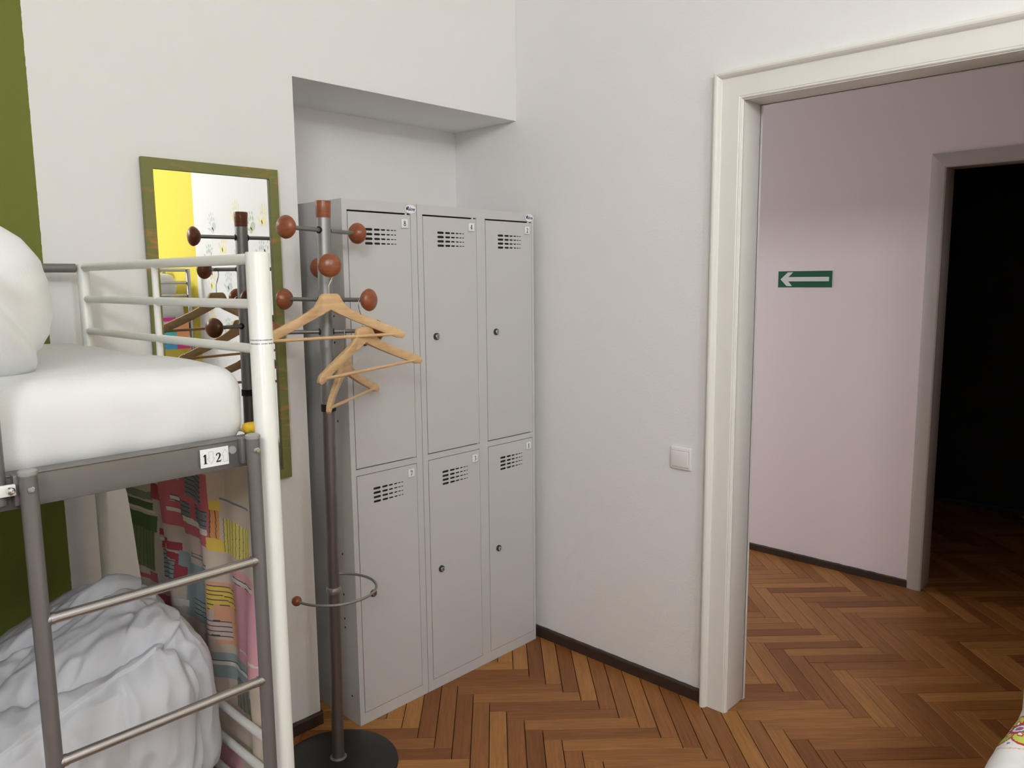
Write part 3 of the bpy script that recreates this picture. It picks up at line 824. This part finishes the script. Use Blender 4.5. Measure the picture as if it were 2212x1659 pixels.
# faint print round the sleeve of the near post
mb = MB()
rr = random.Random(5)
for row, zz in enumerate((1.4355, 1.4290)):
    a = radians(-200)
    while a < radians(-55):
        da = rr.uniform(.05, .14); h = rr.uniform(.0014, .0026)
        if rr.random() < .82:
            q0, q1 = a, a+da*.8; R0 = .0209
            n = 4
            vs = []
            for i in range(n+1):
                q = q0+(q1-q0)*i/n
                for z2 in (zz-h/2, zz+h/2): vs.append((R0*cos(q), -.9+R0*sin(q), z2))
            mb.add(vs, [(2*i,2*i+2,2*i+3,2*i+1) for i in range(n)])
        a += da
mb.build('post_print', 'post_ink', bk, smooth=0)

def mattress(name, size, centre, label, seed=0, parent=None):
    def dp(p, n):
        q = p*3+Vector((seed,0,0))
        k = .006*noise.noise(q)+.003*noise.noise(p*9+Vector((0,seed,0)))
        crown = .012*(1-min(1, (p.x/(size[0]/2))**4))*(1-min(1, (p.y/(size[1]/2))**4))
        # sheet tucks along the long side
        tuck = .0025*sin(p.x*55+4*noise.noise(p*4)) if abs(n.y) > .6 and p.z < 0 else 0
        return p+n*(k+tuck)+Vector((0,0,crown if p.z > 0 else 0))
    me = soft_box(size, .052, 90, dp, (0,0,size[2]/2))
    o = link(name, me, 'sheet'); o.location = centre
    return tag(o, label, 'mattress')
mattress('mattress', (1.93, .865, .150), (-2.690, -.528, 1.240), 'upper-bunk mattress in a smooth white fitted sheet')
mattress('mattress', (1.93, .865, .150), (-2.690, -.528, .318), 'lower-bunk mattress in a white sheet under the crumpled duvet', 4)

def fold(p, k, seed): return noise.noise(Vector((p.x*k+seed, p.y*k*1.7, p.z*k*1.3)))
# puffed duvet / pillow pile on the upper bunk
def dp_top(p, n):
    f = .016*fold(p, 3.2, 3)+.006*fold(p, 9, 8)
    # one long diagonal fold on the side facing the room
    c = p.x+.75*(p.z+.02)-.20
    if n.y < .5: f += .010*math.tanh(c/-.012)-.008*math.exp(-(c/.012)**2)
    f -= .006*abs(noise.noise(Vector((p.x*3, p.y*9, p.z*22))))*max(0, n.x)*1.5
    q = p+n*f
    taper = 1-.16*max(0, (p.z+.02)/.14)**2
    return Vector((q.x*taper if q.x > 0 else q.x, q.y*taper, q.z))
me = soft_box((.62, .64, .275), .100, 90, dp_top, (0,0,.1335))
o = link('duvet', me, 'sheet'); o.location = (-2.292, -.575, 1.398)
tag(o, 'folded plump white duvet lying on the upper bunk', 'duvet')
# crumpled quilted duvet on the lower bunk
def dp_low(p, n):
    f = .014*fold(p, 2.6, 1)+.006*fold(p, 6, 5)
    # quilting: bowed stitch lines, puffed between
    s = 5.4*(p.y*.80+p.x*.62+.075*sin(p.x*8+1)+.045*sin(p.y*9)); d1 = abs((s % 1.0)-.5)/5.4
    s2 = 4.0*(p.y*.55-p.x*.85+.07*sin(p.y*8+.5)+.3); d2 = abs((s2 % 1.0)-.5)/4.0
    dd = min(d1, d2+.015)
    if n.z > -.4:
        f += .030*(1-math.exp(-dd/.030))+.020*(1-math.exp(-dd/.007))-.034
        # gathers running away from the stitching
        g1 = sin(2*pi*(s2*5.5+.5*noise.noise(p*9))); g2 = sin(2*pi*(s*4.5+.5*noise.noise(p*9)))
        f += .0055*g1*math.exp(-d1/.028)*min(1, d1/.006)+.0045*g2*math.exp(-d2/.028)*min(1, d2/.006)
    wv = noise.noise(Vector((p.x*6+p.y*22, p.y*7-p.x*20, p.z*9)))
    f += .007*(abs(wv)*-2+.5)
    # lap of the folded layers along the front and end
    lap = p.z+.105+.12*(p.x-.1)
    if n.z < .8: f += .012*math.tanh(-lap/.008)-.016*math.exp(-(lap/.012)**2)
    q = p+n*f
    # heap is highest towards the bed end and sinks towards the head
    red = .42*max(0, .30-p.x)+.42*max(0, p.y+.02)
    return Vector((q.x, q.y, q.z-red*max(0, q.z+.21)/.44))
me = soft_box((.84, .76, .46), .150, 190, dp_low, (0,0,.215))
o = link('duvet', me, 'duvet'); o.location = (-2.165, -.535, .470)
tag(o, 'crumpled white quilted duvet heaped on the lower bunk', 'duvet')
# yellow foam stub between mattress and post
me = soft_box((.030, .024, .020), .0095, 10, lambda p, n: p+n*.0015*noise.noise(p*120))
o = link('foam_stub', me, 'foam'); o.location = (-1.727, -.955, 1.275)
tag(o, 'small yellow rounded stub wedged between the white post and the upper mattress', 'foam')

# patterned cloth hanging outside the bed end
PCOL = dict(dg=(.10,.17,.06),gg=(.26,.30,.22),ol=(.22,.27,.12),rd=(.48,.08,.10),rp=(.66,.17,.20),og=(.80,.36,.14),gr=(.25,.29,.29),wh=(.82,.78,.72),gb=(.36,.44,.45),ye=(.85,.62,.12),yl=(.84,.72,.20),pk=(.80,.42,.48),po=(.82,.44,.28),cr=(.68,.58,.48),tq=(.25,.62,.58),lp=(.74,.58,.52))
PR = [(-0.13,-0.317,1.022,1.002,'gg',0),(-0.145,-0.318,0.996,0.978,'dg',0),(-0.161,-0.327,0.976,0.972,'wh',0),(-0.155,-0.334,0.965,0.925,'dg',0),(-0.18,-0.327,0.927,0.825,'ol',2),(-0.31,-0.384,1.048,1.008,'rd',0),(-0.364,-0.414,1.066,0.966,'og',0),(-0.381,-0.498,1.086,0.972,'rp',0),(-0.497,-0.654,1.129,0.962,'rp',0),(-0.523,-0.624,1.121,1.055,'gr',1),(-0.562,-0.646,1.046,0.998,'gr',1),(-0.489,-0.534,1.038,0.993,'gr',1),(-0.494,-0.648,1.002,0.988,'wh',0),(-0.447,-0.488,1.045,1.031,'wh',1),(-0.432,-0.486,1.014,1.005,'wh',0),(-0.343,-0.432,0.938,0.921,'rd',0),(-0.428,-0.476,0.932,0.911,'rd',0),(-0.353,-0.499,0.906,0.889,'rd',0),(-0.345,-0.423,0.914,0.907,'wh',0),(-0.357,-0.461,0.886,0.816,'gb',1),(-0.456,-0.503,0.903,0.837,'rd',0),(-0.465,-0.512,0.914,0.876,'gb',0),(-0.514,-0.642,0.964,0.899,'lp',0),(-0.517,-0.637,0.922,0.918,'gr',0),(-0.516,-0.636,0.914,0.910,'gr',0),(-0.599,-0.603,0.93,0.896,'gr',0),(-0.493,-0.602,0.893,0.756,'gb',0),(-0.527,-0.62,0.807,0.77,'gb',1),(-0.654,-0.687,1.075,1.052,'ye',0),(-0.653,-0.679,1.052,0.984,'og',2),(-0.644,-0.695,0.986,0.958,'ye',0),(-0.692,-0.824,1.039,0.961,'yl',2),(-0.689,-0.821,1.082,1.078,'gr',0),(-0.602,-0.641,0.876,0.806,'po',0),(-0.642,-0.722,0.889,0.872,'po',0),(-0.638,-0.734,0.878,0.822,'ye',1),(-0.656,-0.771,0.833,0.746,'po',0),(-0.629,-0.691,0.798,0.756,'lp',1),(-0.716,-0.839,0.935,0.919,'pk',0),(-0.718,-0.837,0.917,0.899,'wh',1),(-0.718,-0.857,0.905,0.71,'pk',0),(-0.737,-0.851,0.757,0.752,'wh',0),(-0.441,-0.54,0.726,0.701,'ye',0),(-0.495,-0.576,0.712,0.684,'ye',0),(-0.439,-0.559,0.708,0.704,'gr',0),(-0.565,-0.623,0.734,0.687,'gb',0),(-0.6,-0.779,0.727,0.707,'gb',0),(-0.616,-0.781,0.708,0.69,'wh',1),(-0.632,-0.799,0.697,0.666,'gb',0),(-0.3,-0.336,0.82,0.794,'rp',0),(-0.215,-0.337,0.809,0.798,'rp',0),(-0.309,-0.418,0.771,0.7,'rp',0),(-0.405,-0.501,0.793,0.776,'wh',0),(-0.707,-0.817,0.679,0.61,'gg',2),(-0.55,-0.643,0.511,0.428,'ol',0),(-0.625,-0.726,0.503,0.451,'pk',0),(-0.638,-0.837,0.603,0.59,'lp',0),(-0.641,-0.832,0.555,0.546,'lp',0),(-0.583,-0.679,1.148,1.136,'wh',0),(-0.643,-0.683,1.15,1.138,'tq',0)]
def patch_col(y, z):
    c = PCOL['cr']
    for y0, y1, z0, z1, k, ln in PR:
        if y1 <= y <= y0 and z1 <= z <= z0:
            c = PCOL[k]
            if ln == 1 and ((z0-z) % .0110) < .0023: c = (.10,.10,.11)
            if ln == 2 and ((y0-y) % .0155) < .0024: c = (.14,.12,.08)
    return c
def colour_attr(me, cols):
    a = me.attributes.new('print', 'FLOAT_COLOR', 'FACE')
    a.data.foreach_set('color', [c for q in cols for c in (*q, 1.)])
NU, NV = 330, 430
vs = []; yb_, zt, zb_ = -.885, 1.192, .22
for j in range(NV+1):
    z = zt+(zb_-zt)*j/NV
    yl_ = -.115-.36*max(0, 1.04-z) if z > .62 else -.266
    yl_ += .008*sin((zt-z)*14)
    for i in range(NU+1):
        u = i/NU; y = yl_+(yb_-yl_)*u
        amp = .003+.0085*min(1, (zt-z)/.35)
        x = amp*sin(u*24+1.6*sin((zt-z)*3.1)+.6)+.5*amp*sin(u*43+(zt-z)*6)+.006*noise.noise(Vector((u*5, z*4, 2)))
        vs.append((-1.672+x, y, z))
fs = []; cols = []
for j in range(NV):
    for i in range(NU):
        k = j*(NU+1)+i; fs.append((k, k+1, k+NU+2, k+NU+1))
        q = vs[k]; wob = .006*noise.noise(Vector((q[1]*9, q[2]*9, 0)))
        cols.append(patch_col(q[1]+wob, q[2]+.7*wob))
me = bpy.data.meshes.new('hanging_cloth'); me.from_pydata(vs, [], fs); colour_attr(me, cols)
me.polygons.foreach_set('use_smooth', [True]*len(fs))
o = link('hanging_cloth', me, 'patch_print')
sol = o.modifiers.new('thickness', 'SOLIDIFY'); sol.thickness = .0015
tag(o, 'multicoloured patchwork-print cloth hanging at the end of the lower bunk', 'cloth')

# second bunk, seen in the mirror
b2 = bunk('bunk_bed', (-.985, -2.985, 0), pi/2, 'grey metal bunk bed by the yellow wall band, seen in the mirror', 'grey_rung', 'grey_rung', False)
b2.scale = (1, 1, 1.026)
o = mattress('mattress', (1.93, .865, .150), (-.535, -3.97, 1.272), 'white upper mattress of the bunk by the yellow wall band, seen in the mirror', 9)
o.rotation_euler = (0,0,pi/2)
o = mattress('mattress', (1.93, .865, .150), (-.535, -3.97, .318), 'lower mattress of the bunk by the yellow wall band, seen in the mirror', 11)
o.rotation_euler = (0,0,pi/2)
me = soft_box((.50, .38, .17), .075, 40, lambda p, n: p+n*(.02*fold(p, 5, 2)), (0,0,.085))
o = link('pillow', me, 'sheet'); o.location = (-.35, -3.26, 1.398); o.location.z += .036; tag(o, 'white pillow on the upper bunk by the yellow wall band, seen in the mirror', 'pillow')
# bright check towel over the end beam of that bunk
tv = MB(); tw = []
TC = [['cloth_green','duvet','cloth_pink','duvet'], ['duvet','duvet','duvet','cloth_orange'], ['cloth_blue','cloth_turq','cloth_turq','cloth_orange'], ['cloth_blue','cloth_turq','cloth_blue','cloth_pink']]
tw = thing('towel', (-.10, -2.955, 1.31), 'towel with turquoise, pink and orange squares on the bunk in the mirror', 'towel')
for r_i, z0 in enumerate((1.285, 1.215, 1.17, 1.10)):
    z1 = (1.31, 1.285, 1.215, 1.17)[r_i]
    for c_i in range(4):
        x1 = -.115-(3-c_i)*.085
        MB().box(x1-.085+.10, x1+.10, -.002+.0015*sin(c_i*2), .003+.0015*sin(c_i*2), z0-1.31, z1-1.31).build('towel_square', TC[r_i][c_i], tw, smooth=0)

# ================================================================== LOW BED WITH FLORAL DUVET (bottom right corner)
lb = thing('low_bed', (0, 0, 0), 'low wooden bed under the floral duvet beside the doorway', 'bed')
BX0, BX1, BY0, BY1 = -1.95, -.06, -2.86, -2.00
MB().box(BX0, BX1, BY0, BY0+.03, .18, .36).build('side_rail', 'bed_wood', lb, bevel=.004)
MB().box(BX0, BX1, BY1-.03, BY1, .18, .36).build('side_rail', 'bed_wood', lb, bevel=.004)
MB().box(BX0-.03, BX0, BY0, BY1, .16, .42).build('end_board', 'bed_wood', lb, bevel=.004)
MB().box(BX1, BX1+.03, BY0, BY1, .16, .60).build('end_board', 'bed_wood', lb, bevel=.004)
for x in (BX0+.03, BX1-.03):
    for y in (BY0+.03, BY1-.03):
        MB().box(x-.025, x+.025, y-.025, y+.025, 0, .18).build('leg', 'bed_wood', lb, bevel=.004)
mattress('mattress', (1.86, .82, .17), (-1.005, -2.43, .345), 'white mattress of the low bed beside the doorway', 13)
FC = Vector((-.572, -1.972))
def flower(x, y, z):
    """printed border of flowers on the cloth, laid along the long edge; coordinates in metres from a flower centre"""
    base = (.80, .80, .79)
    red, grn, lim, wht, blu, pur, orn = (.52,.03,.03), (.35,.52,.06), (.55,.62,.10), (.85,.84,.84), (.05,.16,.36), (.35,.10,.33), (.72,.45,.28)
    v = (y-FC.y) - (z-.60)*1.0       # run over the edge
    u = ((x-FC.x+.30) % .60)-.30
    r = sqrt(u*u+v*v); a = atan2(v, u)
    if r < .011: return pur
    if r < .019: return wht
    if r < .0235: return blu
    np_ = 8; k = a/(2*pi/np_); d = (k-math.floor(k))-.5; ang = d*2*pi/np_
    lx, ly = r*cos(ang), r*sin(ang)
    cx, rx, ry = .055, .033, .0225
    e = ((lx-cx)/rx)**2+(ly/ry)**2
    if e < .62:
        t = ((lx-.037)/.009)**2+(ly/.0045)**2
        if t < 1: return wht
        if t < 2.6: return red
        return grn if (math.floor(k) % 2) else lim
    if e < 1.05: return red
    if r < .05: return red
    rs = .101+.006*abs(cos(a*np_/2))
    if abs(r-rs) < .0016: return orn
    uu, vv = r*cos(ang-(pi/np_ if ang > 0 else -pi/np_)), r*sin(ang-(pi/np_ if ang > 0 else -pi/np_))
    if (uu-.084)**2+vv**2 < .0042**2: return blu
    v2 = (y-(FC.y-.185))-(z-.60); u2 = ((x-FC.x+.155) % .60)-.02
    if sqrt(u2*u2+v2*v2) < .03: return (.30,.38,.20)
    return base
X0, X1, Y0, Y1 = -1.80, -.08, -2.88, -1.956
NX, NY = 150, 90
xs = []; x = X0
while x < X1:
    xs.append(x); x += .0028 if -.86 < x < -.40 else .02
xs.append(X1)
prof = []
# cross-section: hanging hem (room side), rounded edge, top, far hem
rads = .045
for i in range(60): prof.append((Y1, .36+(.60-rads-.36)*i/60))
for i in range(26):
    q = radians(90)*i/25; prof.append((Y1-rads+rads*cos(q), .60-rads+rads*sin(q)))
yy = Y1-rads
while yy > Y1-.26: yy -= .0028; prof.append((yy, .60))
for i in range(1, 25): prof.append((yy+(Y0+rads-yy)*i/24, .60))
for i in range(1, 13):
    q = radians(90)*i/12; prof.append((Y0+rads-rads*sin(q), .60-rads+rads*cos(q)))
prof.append((Y0, .36))
vs = []
for x in xs:
    for (y, z) in prof:
        nz = .008*noise.noise(Vector((x*5, y*5, z*5)))+.003*noise.noise(Vector((x*16, y*16, z*16)))
        e = min(1, max(0, (x-X0)/.06)); e = sqrt(max(0, 1-(1-e)**2))
        vs.append((x, y+nz*.8, .36+(z-.36)*(.25+.75*e)+nz))
n = len(prof); fs = []; cols = []
for i in range(len(xs)-1):
    for j in range(n-1):
        k = i*n+j; fs.append((k, k+n, k+n+1, k+1))
        cols.append(flower((xs[i]+xs[i+1])/2, (prof[j][0]+prof[j+1][0])/2, (prof[j][1]+prof[j+1][1])/2))
me = bpy.data.meshes.new('floral_duvet'); me.from_pydata(vs, [], fs); colour_attr(me, cols)
me.polygons.foreach_set('use_smooth', [True]*len(fs))
o = link('floral_duvet', me, 'flower_print'); tag(o, 'white duvet printed with red and green flowers, at the right beside the doorway', 'duvet')
sol = o.modifiers.new('thickness', 'SOLIDIFY'); sol.thickness = .004; sol.offset = 1
